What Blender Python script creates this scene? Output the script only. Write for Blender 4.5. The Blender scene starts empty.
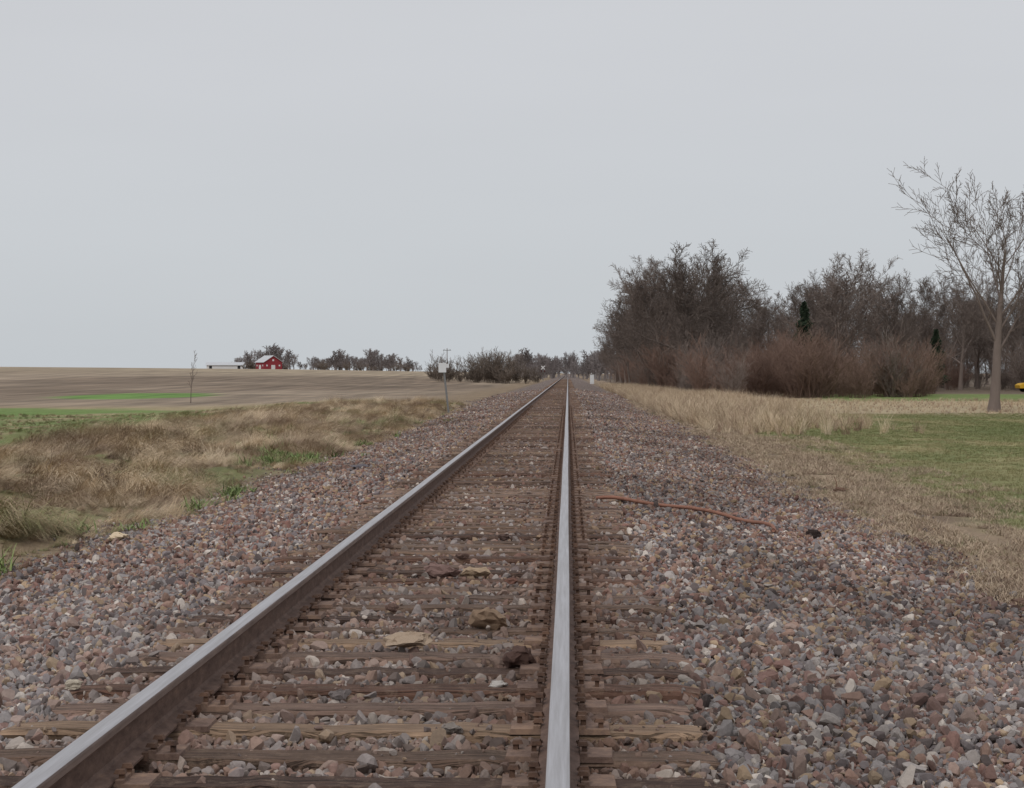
import bpy, math, random
import numpy as np
from mathutils import Vector, Matrix, noise as mnoise

random.seed(7); rng=np.random.default_rng(7)
scene=bpy.context.scene
F=2000.0; VX,VY=568.0,373.0; EYE=1.35
TC=-0.785   # track centre x

def lin(c):
    c=c/255.0
    return c/12.92 if c<=0.04045 else ((c+0.055)/1.055)**2.4
def P(r,g,b,e=0.8): return (lin(r)/e,lin(g)/e,lin(b)/e)
def px2x(px,d): return (px-VX)/F*d

# ---------------- noise -----------------
def vnoise(x,y,seed=0):
    x=np.asarray(x,float); y=np.asarray(y,float)
    xi=np.floor(x).astype(np.int64); yi=np.floor(y).astype(np.int64)
    fx=x-xi; fy=y-yi; fx=fx*fx*(3-2*fx); fy=fy*fy*(3-2*fy)
    def h(a,b):
        n=(a*374761393+b*668265263+seed*974634777)&0x7fffffff
        n=((n^(n>>13))*1274126177)&0x7fffffff
        n=(n^(n>>16))&0xffff
        return n/65535.0
    return (h(xi,yi)*(1-fx)+h(xi+1,yi)*fx)*(1-fy)+(h(xi,yi+1)*(1-fx)+h(xi+1,yi+1)*fx)*fy
def fbm(x,y,s=0,o=4):
    v=0;a=.5;t=0
    for i in range(o):
        v=v+a*vnoise(x*2**i,y*2**i,s+i); t+=a; a*=.5
    return v/t
def sm(a,b,v):
    t=np.clip((v-a)/(b-a),0,1); return t*t*(3-2*t)

def edgeL(y): return -4.30-0.15*sm(14,30,y)-0.9*sm(50,140,y)+0.5*sm(200,400,y)
def edgeR(y): return 3.25+0.50*sm(25,70,y)

def H(x,y):
    x=np.asarray(x,float); y=np.asarray(y,float)
    u=x-TC; a=np.abs(u)
    z=np.interp(a,[0,1.25,1.6,4.0,5.2,7,12],[-.036,-.036,-.075,-.36,-.47,-.5,-.5])
    z=z+0.05*(fbm(x*1.3,y*1.3,3)-.5)*sm(1.6,2.4,a)
    # left bank lumps
    bank=sm(-4.6,-6.2,x)*(1-sm(-14,-20,x))*(1-sm(100,150,y))
    z=z+bank*(0.42*fbm(x*.9,y*.6,11,3)-.03)
    # left lower field
    z=z-0.45*sm(-13,-26,x)
    # field rising to crest
    r=np.maximum(y,1)
    pxh=VX+F*x/r
    yh=np.interp(pxh,[-400,0,100,300,400,520,560],[364,366.5,367.3,369.3,371,372.6,373])
    crest=EYE+(VY-yh)*0.3
    zl=z+(crest-z)*sm(120,640,y)*1.0
    w=sm(-8,-30,x)
    z=z*(1-w)+zl*w
    z=z+sm(6,12,x)*0.16*(fbm(x*.08,y*.05,21,2)-.5)
    return z

# ---------------- node helpers -----------------
def newmat(name):
    m=bpy.data.materials.new(name); m.use_nodes=True
    nt=m.node_tree; nt.nodes.clear()
    out=nt.nodes.new('ShaderNodeOutputMaterial'); b=nt.nodes.new('ShaderNodeBsdfPrincipled')
    nt.links.new(b.outputs[0],out.inputs[0])
    b.inputs['Roughness'].default_value=.9
    b.inputs['Specular IOR Level'].default_value=.2
    return m,nt,b
def N(nt,t,**k):
    n=nt.nodes.new(t)
    for a,v in k.items(): setattr(n,a,v)
    return n
def setin(nt,sock,v):
    if isinstance(v,bpy.types.NodeSocket): nt.links.new(v,sock)
    elif isinstance(v,(tuple,list)):
        sock.default_value=tuple(v)+((1,) if len(v)==3 and len(sock.default_value)==4 else ())
    else: sock.default_value=v
def M(nt,op,a,b=0.0,c=None):
    n=N(nt,'ShaderNodeMath',operation=op); setin(nt,n.inputs[0],a); setin(nt,n.inputs[1],b)
    if c is not None: setin(nt,n.inputs[2],c)
    return n.outputs[0]
def MIX(nt,f,a,b,blend='MIX'):
    n=N(nt,'ShaderNodeMix',data_type='RGBA',blend_type=blend)
    setin(nt,n.inputs[0],f); setin(nt,n.inputs[6],a); setin(nt,n.inputs[7],b); return n.outputs[2]
def RAMP(nt,f,stops,interp='LINEAR'):
    n=N(nt,'ShaderNodeValToRGB'); cr=n.color_ramp; cr.interpolation=interp
    while len(cr.elements)<len(stops): cr.elements.new(.5)
    for e,(p,c) in zip(cr.elements,stops):
        e.position=p; e.color=tuple(c)+(1,) if len(c)==3 else c
    setin(nt,n.inputs[0],f); return n.outputs[0]
def NOISE(nt,vec,scale,detail=4,rough=.6):
    n=N(nt,'ShaderNodeTexNoise'); n.inputs['Scale'].default_value=scale; n.inputs['Detail'].default_value=detail
    n.inputs['Roughness'].default_value=rough
    nt.links.new(vec,n.inputs['Vector']); return n.outputs['Fac']
def MAPV(nt,vec,scale=(1,1,1),rot=(0,0,0)):
    n=N(nt,'ShaderNodeMapping'); n.inputs['Scale'].default_value=scale; n.inputs['Rotation'].default_value=rot
    nt.links.new(vec,n.inputs['Vector']); return n.outputs[0]
def BUMP(nt,b,h,strength=.5,dist=.02):
    n=N(nt,'ShaderNodeBump'); n.inputs['Strength'].default_value=strength; n.inputs['Distance'].default_value=dist
    nt.links.new(h,n.inputs['Height']); nt.links.new(n.outputs[0],b.inputs['Normal'])
def POS(nt): return N(nt,'ShaderNodeNewGeometry').outputs['Position']
def SCALEV(nt,c,f):
    n=N(nt,'ShaderNodeVectorMath',operation='SCALE'); setin(nt,n.inputs[0],c); setin(nt,n.inputs['Scale'],f); return n.outputs[0]
def G(v): return (v,v,v)

def simple(name,col,rough=.85,nscale=6,amp=.35,metal=0,bump=0):
    m,nt,b=newmat(name)
    tc=N(nt,'ShaderNodeTexCoord').outputs['Object']
    n=NOISE(nt,tc,nscale,5)
    nt.links.new(SCALEV(nt,tuple(col),M(nt,'MULTIPLY_ADD',n,2*amp,1-amp)),b.inputs['Base Color'])
    b.inputs['Roughness'].default_value=rough; b.inputs['Metallic'].default_value=metal
    if bump: BUMP(nt,b,n,bump,.01)
    return m

# ---------------- mesh helpers -----------------
def mkobj(name,verts,faces,mats=(),smooth=False,parent=None,link=True,matidx=None):
    me=bpy.data.meshes.new(name); me.from_pydata([tuple(v) for v in verts],[],[tuple(f) for f in faces]); me.update()
    for m in mats: me.materials.append(m)
    if matidx is not None: me.polygons.foreach_set('material_index',matidx)
    if smooth: me.polygons.foreach_set('use_smooth',[True]*len(me.polygons))
    o=bpy.data.objects.new(name,me)
    if link: scene.collection.objects.link(o)
    if parent: o.parent=parent
    return o
def empty(name,loc=(0,0,0),rz=0):
    o=bpy.data.objects.new(name,None); o.location=loc; o.rotation_euler=(0,0,rz); o.empty_display_size=.2
    scene.collection.objects.link(o); return o
class Bag:
    def __init__(s): s.v=[]; s.f=[]
    def box(s,c,sz,rz=0,taper=1.0,tilt=0):
        i=len(s.v); ca,sa=math.cos(rz),math.sin(rz)
        for dz in (-1,1):
            t=taper if dz>0 else 1
            for dx,dy in((-1,-1),(1,-1),(1,1),(-1,1)):
                X=dx*sz[0]/2*t; Y=dy*sz[1]/2*t; Z=dz*sz[2]/2
                X2=X+Z*tilt
                s.v.append((c[0]+X2*ca-Y*sa,c[1]+X2*sa+Y*ca,c[2]+Z))
        for q in((0,3,2,1),(4,5,6,7),(0,1,5,4),(1,2,6,5),(2,3,7,6),(3,0,4,7)): s.f.append([i+k for k in q])
    def tube(s,pts,radii,sides=6,cap=True):
        pts=np.asarray(pts,float); n=len(pts); i0=len(s.v)
        d=np.gradient(pts,axis=0); d/=np.linalg.norm(d,axis=1)[:,None]+1e-9
        ref=np.array([0,0,1.]) if abs(d[0][2])<.8 else np.array([1.,0,0])
        a=np.cross(d,ref); a/=np.linalg.norm(a,axis=1)[:,None]+1e-9; b=np.cross(d,a)
        ang=np.arange(sides)/sides*2*math.pi
        ring=(pts[:,None,:]+np.asarray(radii)[:,None,None]*(a[:,None,:]*np.cos(ang)[None,:,None]+b[:,None,:]*np.sin(ang)[None,:,None]))
        s.v.extend(map(tuple,ring.reshape(-1,3)))
        for k in range(n-1):
            for j in range(sides):
                j2=(j+1)%sides; s.f.append([i0+k*sides+j,i0+k*sides+j2,i0+(k+1)*sides+j2,i0+(k+1)*sides+j])
        if cap:
            s.f.append([i0+j for j in range(sides)]); s.f.append([i0+(n-1)*sides+j for j in reversed(range(sides))])
    def obj(s,name,mats=(),**k): return mkobj(name,s.v,s.f,mats,**k)
    def fit(s,h):
        a=np.array(s.v); k=h/np.percentile(a[:,2],99.9); s.v=[tuple(q) for q in a*k]; return s

# ---------------- GROUND -----------------
def build_ground():
    xs=list(np.arange(-9,9.01,.12)); 
    s=.12; x=9.0
    right=[]
    while x<5000: s*=1.045; x+=s; right.append(x)
    xs=np.array([-v for v in right[::-1]]+xs+right)
    ys=[-30,-15,-6,0]; y=2.0; 
    while y<7000: ys.append(y); y+=max(.12,y*.013)
    ys=np.array(ys)
    X,Y=np.meshgrid(xs,ys); Z=H(X,Y)
    nx,ny=len(xs),len(ys)
    co=np.stack([X,Y,Z],-1).reshape(-1,3)
    idx=np.arange(nx*ny).reshape(ny,nx)
    fc=np.stack([idx[:-1,:-1],idx[:-1,1:],idx[1:,1:],idx[1:,:-1]],-1).reshape(-1,4)
    me=bpy.data.meshes.new('ground')
    me.vertices.add(len(co)); me.vertices.foreach_set('co',co.ravel())
    me.loops.add(fc.size); me.loops.foreach_set('vertex_index',fc.ravel())
    me.polygons.add(len(fc)); me.polygons.foreach_set('loop_start',np.arange(0,fc.size,4)); me.polygons.foreach_set('loop_total',np.full(len(fc),4))
    me.update(); me.validate()
    me.polygons.foreach_set('use_smooth',np.ones(len(fc),bool))
    x=X.ravel(); y=Y.ravel()
    def lay(c,col,m): 
        m=np.clip(m,0,1)[:,None]; return c*(1-m)+np.array(col)[None,:]*m
    n1=fbm(x*.5,y*.25,31); n2=fbm(x*.06,y*.04,41); n3=fbm(x*1.5,y*.8,51)
    n4=fbm(x*.02,y*.012,61)
    c=np.tile(np.array(P(130,113,94)),(len(x),1))
    c=lay(c,P(102,86,72),sm(.45,.64,n3)*.7)
    # right lawn
    lawn=sm(4.8,6.0,x+(n1-.5)*1.5)*(1-sm(84,98,y+(n2-.5)*30))
    c=lay(c,P(108,113,73),lawn)
    c=lay(c,P(138,129,94),lawn*sm(.5,.66,n1)*.75)
    c=lay(c,P(90,102,60),lawn*sm(.46,.66,n2)*.6)
    tan=sm(84,98,y+(n2-.5)*30)*sm(5,7,x)*(1-sm(128,150,y))
    c=lay(c,P(150,136,110),tan)
    gs=sm(126,136,y)*(1-sm(170,185,y))*sm(16,20,x)
    c=lay(c,P(98,112,62),gs)
    woods=np.maximum(sm(7,9,x)*sm(150,165,y)*(1-sm(16,20,x)*(1-sm(170,185,y))),0)*(1-sm(1500,1800,y))
    c=lay(c,P(92,80,68),woods)
    # left
    L=sm(-11,-14,x+(n1-.5)*3)
    c=lay(c,P(140,126,98),L)
    c=lay(c,P(100,112,66),L*sm(.47,.55,n2)*(1-sm(108,128,y)))
    bkz=sm(-4.4,-5.4,x)*(1-L)
    c=lay(c,P(120,104,84),bkz*.8)
    c=lay(c,P(94,100,60),sm(-4.6,-5.4,x)*sm(.50,.60,n1)*(1-sm(80,120,y))*.8)
    fb=sm(128,150,y+(n2-.5)*30)*sm(-7,-13,x)
    c=lay(c,P(131,117,101),fb)
    c=lay(c,P(106,92,78),fb*sm(.42,.6,n4)*.9)
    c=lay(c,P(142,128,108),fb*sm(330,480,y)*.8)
    gp=np.exp(-(((x+40)/8)**2+((y-185)/22)**2)*1.2)
    c=lay(c,P(92,122,60),sm(.35,.55,gp+(n1-.5)*.3))
    gp=np.exp(-(((x+34)/12)**2+((y-116)/16)**2)*1.2)
    c=lay(c,P(94,116,60),sm(.35,.6,gp+(n1-.5)*.6)*.9)
    # ballast
    eL=edgeL(y); eR=edgeR(y)
    mb=sm(-.35,.35,(x-eL)+(n3-.5)*1.6)*sm(-.4,.4,(eR-x)+(n3-.5)*1.6)
    dirt=np.maximum(sm(-1.1,-.3,(x-eL)+(n3-.5)*2)*sm(-1.3,-.3,(eR-x)+(n3-.5)*2)-mb,0)
    c=lay(c,P(88,76,64),dirt*.6)
    bc=np.array(P(124,109,102))[None,:]*(1-.02*sm(10,60,y))[:,None]
    c=c*(1-mb[:,None])+bc*mb[:,None]
    crib=(1-sm(1.3,1.6,np.abs(x-TC)))
    c=lay(c,P(96,80,70),crib*.75)
    a=me.attributes.new('col','FLOAT_COLOR','POINT'); a.data.foreach_set('color',np.concatenate([c,np.ones((len(x),1))],1).ravel().astype(np.float32))
    a=me.attributes.new('mb','FLOAT','POINT'); a.data.foreach_set('value',mb.astype(np.float32))
    a=me.attributes.new('mf','FLOAT','POINT'); a.data.foreach_set('value',fb.astype(np.float32))
    m,nt,b=newmat('ground_mat')
    p=POS(nt)
    col=N(nt,'ShaderNodeAttribute',attribute_name='col').outputs['Color']
    amb=N(nt,'ShaderNodeAttribute',attribute_name='mb').outputs['Fac']
    amf=N(nt,'ShaderNodeAttribute',attribute_name='mf').outputs['Fac']
    vo=N(nt,'ShaderNodeTexVoronoi'); vo.inputs['Scale'].default_value=24; nt.links.new(p,vo.inputs['Vector'])
    sp=N(nt,'ShaderNodeSeparateColor'); nt.links.new(vo.outputs['Color'],sp.inputs[0])
    pal=[(0,P(114,106,104)),(.18,P(140,122,114)),(.34,P(90,77,72)),(.5,P(128,122,120)),(.62,P(124,100,91)),(.75,P(156,148,142)),(.85,P(142,122,101)),(.95,P(80,71,71))]
    st=RAMP(nt,sp.outputs[0],pal,'CONSTANT')
    v2=N(nt,'ShaderNodeTexVoronoi'); v2.inputs['Scale'].default_value=1.0; nt.links.new(MAPV(nt,p,(6,1.6,1)),v2.inputs['Vector'])
    sp2=N(nt,'ShaderNodeSeparateColor'); nt.links.new(v2.outputs['Color'],sp2.inputs[0])
    cl=M(nt,'MULTIPLY_ADD',sp2.outputs[1],.5,.75)
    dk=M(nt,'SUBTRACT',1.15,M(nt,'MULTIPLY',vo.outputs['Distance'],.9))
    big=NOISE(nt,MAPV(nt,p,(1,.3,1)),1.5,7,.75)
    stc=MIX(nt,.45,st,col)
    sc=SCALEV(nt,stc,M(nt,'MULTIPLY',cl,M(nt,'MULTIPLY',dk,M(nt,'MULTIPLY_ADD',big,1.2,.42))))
    g1=NOISE(nt,p,14,6,.75); g2=NOISE(nt,MAPV(nt,p,(1,.35,1)),1.1,5,.7)
    gf=M(nt,'MULTIPLY',M(nt,'MULTIPLY_ADD',g1,1.3,.35),M(nt,'MULTIPLY_ADD',g2,1.0,.5))
    fur=NOISE(nt,MAPV(nt,p,(.55,.030,1),(0,0,math.radians(-32))),1.0,3,.6)
    fur2=NOISE(nt,MAPV(nt,p,(.02,.13,1),(0,0,math.radians(8))),1.0,5,.65)
    ff=M(nt,'MULTIPLY',M(nt,'MULTIPLY_ADD',fur,1.7,.15),M(nt,'MULTIPLY_ADD',fur2,1.6,.2))
    gfac=N(nt,'ShaderNodeMix',data_type='FLOAT'); nt.links.new(amf,gfac.inputs[0]); nt.links.new(gf,gfac.inputs[2]); nt.links.new(ff,gfac.inputs[3])
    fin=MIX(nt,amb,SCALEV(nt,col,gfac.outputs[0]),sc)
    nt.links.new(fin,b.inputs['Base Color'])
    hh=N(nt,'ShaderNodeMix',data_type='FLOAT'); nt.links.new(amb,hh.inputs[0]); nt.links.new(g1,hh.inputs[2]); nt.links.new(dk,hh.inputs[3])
    BUMP(nt,b,hh.outputs[0],.7,.03)
    me.materials.append(m)
    o=bpy.data.objects.new('ground',me); scene.collection.objects.link(o)
build_ground()

# ---------------- RAILWAY TRACK -----------------
track=empty('railway_track')
def rail_mats():
    m,nt,b=newmat('rail_polished'); p=POS(nt)
    n=NOISE(nt,MAPV(nt,p,(60,1.2,1)),1.0,5,.7)
    c=RAMP(nt,n,[(.3,(.32,.30,.30)),(.7,(.54,.53,.55))]); nt.links.new(c,b.inputs['Base Color'])
    b.inputs['Metallic'].default_value=.75
    nt.links.new(M(nt,'MULTIPLY_ADD',n,.3,.28),b.inputs['Roughness'])
    m2,nt,b=newmat('rail_rust'); p=POS(nt)
    n=NOISE(nt,MAPV(nt,p,(6,3,9)),2.5,7,.75)
    c=RAMP(nt,n,[(.28,P(66,50,44)),(.55,P(98,79,70)),(.78,P(128,103,87))]); nt.links.new(c,b.inputs['Base Color'])
    b.inputs['Roughness'].default_value=.8; b.inputs['Specular IOR Level'].default_value=.2; BUMP(nt,b,n,.4,.004)
    m3,nt,b=newmat('rail_worn_edge'); p=POS(nt)
    n=NOISE(nt,MAPV(nt,p,(20,2,20)),1.5,6,.75)
    c=RAMP(nt,n,[(.3,P(90,76,71)),(.7,P(130,113,104))]); nt.links.new(c,b.inputs['Base Color'])
    b.inputs['Roughness'].default_value=.55; b.inputs['Metallic'].default_value=.2
    return m,m2,m3
RM=rail_mats()
prof=[(-.07,.016),(-.07,.024),(-.02,.038),(-.009,.05),(-.009,.128),(-.034,.142),(-.0365,.148),(-.0365,.168),(-.0345,.1755),(-.028,.179),(-.012,.181)]
prof=prof+[(-a,b) for a,b in prof[::-1]]
def rail(name,x):
    ys=np.concatenate([np.arange(1.5,60,1.0),np.arange(60,900,8.0)])
    v=[];f=[];mi=[]; k=len(prof)
    for y in ys:
        w=.0015*math.sin(y*.21+x)+.001*math.sin(y*.7)
        for a,z in prof: v.append((x+a+w,y,z))
    for i in range(len(ys)-1):
        for j in range(k):
            j2=(j+1)%k
            f.append((i*k+j,(i+1)*k+j,(i+1)*k+j2,i*k+j2)); zz=(prof[j][1]+prof[j2][1])/2
            mi.append(0 if zz>.1765 else (2 if zz>.15 else 1))
    f.append(tuple(range(k))); mi.append(1)
    mkobj(name,v,f,RM,parent=track,matidx=mi)
RXR,RXL=-.03,-1.54
rail('right_rail',RXR); rail('left_rail',RXL)
# ties
tv=[];tf=[];tcl=[]; ties=[]
tones=[P(116,95,81),P(98,80,69),P(128,107,89),P(82,64,56),P(108,89,79),P(95,71,60),P(119,100,88)]
k=0; y=7.03-.5*6
while y<420:
    yy=y+random.gauss(0,.022); rz=random.gauss(0,.008); half=1.30; x0=TC+random.gauss(0,.03); dz=random.gauss(0,.006)
    ties.append((yy,rz,x0)); tone=np.array(random.choice(tones))*random.uniform(.8,1.12)*(.9 if y>30 else 1)
    ns=26 if y<40 else 3; i0=len(tv); sl=random.uniform(-.006,.006)
    hw=.108+random.uniform(-.012,.006)
    xa=-half+random.uniform(-.06,.05); xb=half+random.uniform(-.05,.06)
    for s in range(ns+1):
        t=s/ns; X=xa+(xb-xa)*t; e=1.0 if 0<s<ns else .93
        j=.007 if y<40 else 0
        w1=hw*e+random.gauss(0,j); w2=hw*e+random.gauss(0,j); zt=dz+random.gauss(0,j*.45)+sl*(t-.5)
        if e<1: zt-=.008
        pr=[(-w1,-.15),(-w1,zt-.018),(-w1+.014,zt),(0,zt+.001),(w2-.014,zt),(w2,zt-.018),(w2,-.15)]
        for a,z in pr:
            xx=X+random.gauss(0,.014 if e<1 and y<40 else 0)
            tv.append((x0+xx*math.cos(rz)-a*math.sin(rz),yy+xx*math.sin(rz)+a*math.cos(rz),z)); 
            endf=1+.25*sm(.36,.5,abs(t-.5))
            tcl.append(tuple(tone*float(endf))+(random.random(),))
    for s in range(ns):
        for q in range(6):
            a=i0+s*7+q; tf.append((a,a+1,a+8,a+7))
    tf.append(tuple(i0+q for q in reversed(range(7)))); tf.append(tuple(i0+ns*7+q for q in range(7)))
    y+=.5
m,nt,b=newmat('weathered_tie_wood'); p=POS(nt)
ca=N(nt,'ShaderNodeAttribute',attribute_name='col').outputs['Color']
gr=NOISE(nt,MAPV(nt,p,(2.2,55,20)),1.0,6,.75); gr2=NOISE(nt,MAPV(nt,p,(1.2,120,30)),1.0,3,.6); bl=NOISE(nt,p,5,6,.7)
crk=RAMP(nt,gr2,[(.38,G(.2)),(.48,G(1))])
f=M(nt,'MULTIPLY',M(nt,'MULTIPLY_ADD',gr,1.7,.18),M(nt,'MULTIPLY_ADD',bl,1.3,.35))
c=MIX(nt,.85,SCALEV(nt,ca,f),crk,'MULTIPLY')
dust=RAMP(nt,NOISE(nt,p,11,6,.85),[(.50,G(0)),(.68,G(.6))])
c=MIX(nt,dust,c,P(132,113,97))
nt.links.new(c,b.inputs['Base Color']); BUMP(nt,b,M(nt,'MULTIPLY',gr,crk),.9,.014); b.inputs['Roughness'].default_value=.85
o=mkobj('ties',tv,tf,(m,),parent=track)
a=o.data.attributes.new('col','FLOAT_COLOR','POINT'); a.data.foreach_set('color',np.array(tcl,np.float32).ravel())
# plates, spikes, anchors
pl=Bag(); sp=Bag(); an=Bag()
for (yy,rz,x0) in ties:
    if yy>150: break
    for rx in (RXR,RXL):
        ry=yy+(rx-x0)*math.sin(rz)
        pl.box((rx,ry,.008),(.38,.192,.02),rz+random.gauss(0,.012),.97)
        for sx in(-1,1): pl.box((rx+sx*.085,ry,.023),(.026,.185,.014),rz)
        if yy<80:
            for sx,sy in((-1,-.05),(1,.05),(-1,.055),(1,-.055),(-1.75,.04),(1.75,-.04)):
                if abs(sx)>1.2 and random.random()<.35: continue
                h=random.uniform(.0,.012)
                cx=rx+sx*.088; cy=ry+sy+random.gauss(0,.006)
                sp.box((cx,cy,.02+h),(.018,.018,.034+h),random.uniform(-.2,.2))
                sp.box((cx-np.sign(sx)*.006,cy,.043+1.5*h),(.040,.032,.014),random.uniform(-.3,.3),.7)
            for sd in(-1,1):
                if random.random()<.75:
                    ay=ry+sd*.135
                    for sx in(-1,1):
                        an.box((rx+sx*.072,ay,.018),(.026,.026,.030),random.gauss(0,.1),.8)
                    an.box((rx,ay,.001),(.15,.018,.018),0)
def steelmat(name,c1,c2,c3):
    m,nt,b=newmat(name); p=POS(nt)
    n=NOISE(nt,p,16,6,.8); big=NOISE(nt,p,2.1,3,.6)
    c=RAMP(nt,M(nt,'ADD',M(nt,'MULTIPLY',n,.6),M(nt,'MULTIPLY',big,.4)),[(.36,c1),(.5,c2),(.64,c3)])
    nt.links.new(c,b.inputs['Base Color']); b.inputs['Roughness'].default_value=.85; BUMP(nt,b,n,.6,.006); return m
MPL=steelmat('rusty_plate_steel',P(76,60,54),P(108,89,79),P(134,110,93)); MSP=steelmat('rusty_spike_steel',P(60,47,42),P(84,65,55),P(108,84,70))
pl.obj('tie_plates',(MPL,),parent=track); sp.obj('spikes',(MSP,),parent=track); an.obj('rail_anchors',(MSP,),parent=track)

# ---------------- scatter -----------------
def scatter(name,pts,rot,scl,pick,tcol,objs):
    coll=bpy.data.collections.new(name+'_parts')
    for o in objs: coll.objects.link(o)
    me=bpy.data.meshes.new(name); n=len(pts)
    me.vertices.add(n); me.vertices.foreach_set('co',np.asarray(pts,np.float32).ravel())
    def at(nm,ty,key,arr):
        a=me.attributes.new(nm,ty,'POINT'); a.data.foreach_set(key,np.asarray(arr).ravel())
    at('rot','FLOAT_VECTOR','vector',np.asarray(rot,np.float32)); at('scl','FLOAT_VECTOR','vector',np.asarray(scl,np.float32))
    at('pick','INT','value',np.asarray(pick,np.int32)); at('tcol','FLOAT_VECTOR','vector',np.asarray(tcol,np.float32))
    o=bpy.data.objects.new(name,me); scene.collection.objects.link(o)
    ng=bpy.data.node_groups.new(name+'_gn','GeometryNodeTree')
    ng.interface.new_socket('Geometry',in_out='INPUT',socket_type='NodeSocketGeometry')
    ng.interface.new_socket('Geometry',in_out='OUTPUT',socket_type='NodeSocketGeometry')
    gi=ng.nodes.new('NodeGroupInput'); go=ng.nodes.new('NodeGroupOutput')
    ip=ng.nodes.new('GeometryNodeInstanceOnPoints'); ci=ng.nodes.new('GeometryNodeCollectionInfo')
    ci.inputs['Collection'].default_value=coll; ci.inputs['Separate Children'].default_value=True; ci.inputs['Reset Children'].default_value=True
    def na(nm,ty):
        q=ng.nodes.new('GeometryNodeInputNamedAttribute'); q.data_type=ty; q.inputs['Name'].default_value=nm
        return [s for s in q.outputs if s.enabled and s.name=='Attribute'][0]
    L=ng.links.new
    L(gi.outputs[0],ip.inputs['Points']); L(ci.outputs[0],ip.inputs['Instance']); ip.inputs['Pick Instance'].default_value=True
    L(na('pick','INT'),ip.inputs['Instance Index']); L(na('rot','FLOAT_VECTOR'),ip.inputs['Rotation']); L(na('scl','FLOAT_VECTOR'),ip.inputs['Scale'])
    L(ip.outputs[0],go.inputs[0])
    md=o.modifiers.new('scatter','NODES'); md.node_group=ng
    return o

def inst_mat(name,rough=.9,nscale=30,amp=.3,bump=.4,dist=.003):
    m,nt,b=newmat(name)
    a=N(nt,'ShaderNodeAttribute',attribute_name='tcol',attribute_type='INSTANCER').outputs['Color']
    p=POS(nt); n=NOISE(nt,p,nscale,4,.7)
    nt.links.new(SCALEV(nt,a,M(nt,'MULTIPLY_ADD',n,2*amp,1-amp)),b.inputs['Base Color']); b.inputs['Roughness'].default_value=rough
    if bump: BUMP(nt,b,n,bump,dist)
    return m

# ---------------- stones -----------------
import bmesh
def rockmesh(name,seed,mat,cuts=9,sub=2,rough=0):
    r=random.Random(seed)
    bm=bmesh.new(); bmesh.ops.create_icosphere(bm,subdivisions=sub,radius=1)
    pls=[]
    for i in range(cuts):
        n=Vector((r.gauss(0,1),r.gauss(0,1),r.gauss(0,1))).normalized(); pls.append((n,r.uniform(.4,.78)))
    s=Vector((r.uniform(.8,1.35),r.uniform(.65,1.0),r.uniform(.5,.85)))
    for v in bm.verts:
        for n,t in pls:
            d=v.co.dot(n)
            if d>t: v.co-=n*(d-t)
        v.co=Vector((v.co.x*s.x,v.co.y*s.y,v.co.z*s.z))*1.2
        if rough: v.co+=mnoise.noise_vector(v.co*2.5+Vector((seed,0,0)))*rough+mnoise.noise_vector(v.co*7+Vector((seed,0,0)))*rough*.3
    me=bpy.data.meshes.new(name); bm.to_mesh(me); bm.free(); me.materials.append(mat)
    return bpy.data.objects.new(name,me)
MST=inst_mat('crushed_stone',.9,55,.38,.5,.004)
rocks=[rockmesh('stone_%02d'%i,i,MST,cuts=12) for i in range(16)]
def sample(y0,y1,xl,xr,dens):
    n=int((y1-y0)*(xr-xl)*dens)
    y=rng.uniform(y0,y1,n); x=rng.uniform(xl,xr,n)
    k=(x>-.284*y-1.2)&(x<.228*y+1.2); return x[k],y[k]
parts=[sample(5.0,13,-5.2,4.4,1250),sample(13,24,-5.6,4.4,760),sample(24,42,-5.8,4.6,340),sample(42,80,-6,4.6,130),sample(80,170,-6,4.6,32)]
x=np.concatenate([p[0] for p in parts]); y=np.concatenate([p[1] for p in parts])
n3=fbm(x*1.5,y*.8,51)
ein=np.minimum((x-edgeL(y)),(edgeR(y)-x))+(n3-.5)*1.6
keep=rng.random(len(x))<sm(-1.2,.3,ein)
x=x[keep]; y=y[keep]; ein=ein[keep]
tyk=np.array([t[0] for t in ties]); 
i=np.clip(np.searchsorted(tyk,y),1,len(tyk)-1)
d=np.minimum(np.abs(y-tyk[i]),np.abs(y-tyk[i-1]))
ot=(d<.104)&(np.abs(x-TC)<1.33)
inrail=(np.abs(x-RXR)<.10)|(np.abs(x-RXL)<.10)
plate=(np.abs(x-RXR)<.2)|(np.abs(x-RXL)<.2)
patch=fbm(x*2.2,y*2.2,77,3)
keep=(~ot|((rng.random(len(x))<.025+.2*sm(.52,.72,patch))&~plate))&~(inrail&(rng.random(len(x))<.5))
x=x[keep]; y=y[keep]; ot=ot[keep]; inr=inrail[keep]; ein=ein[keep]
n=len(x)
size=np.exp(rng.normal(0,.40,n))*.0182*(1-.35*(ein<-.1))
crib=np.abs(x-TC)<1.3
size=np.clip(size,.006,.046); size=np.where(ot,size*.55,size)
size=size*np.interp(y,[24,60,170],[1,1.2,1.9])
z=H(x,y)+size*rng.uniform(-.2,.75,n)
z=np.where(ot,size*.4+.001,z); z=np.where(inr,np.minimum(z,-.035),z)
pal=np.array([P(130,125,125),P(156,149,145),P(112,105,107),P(146,124,114),P(126,95,87),P(107,82,75),P(178,169,161),P(154,132,107),P(88,79,79),P(138,110,97),P(200,190,180),P(71,63,63)])
w=np.array([.155,.105,.12,.15,.11,.10,.045,.10,.055,.085,.012,.045]); w/=w.sum()
near=1-sm(7,20,y)
ci=rng.choice(len(pal),n,p=w); col=pal[ci]*rng.uniform(.7,1.2,(n,1))
gray=np.array(P(136,133,131))
g=(near*.40*fbm(x*.6,y*.4,88))[:,None]; col=col*(1-g)+gray*g*rng.uniform(.7,1.4,(n,1))
br=np.array(P(118,99,86))
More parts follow.
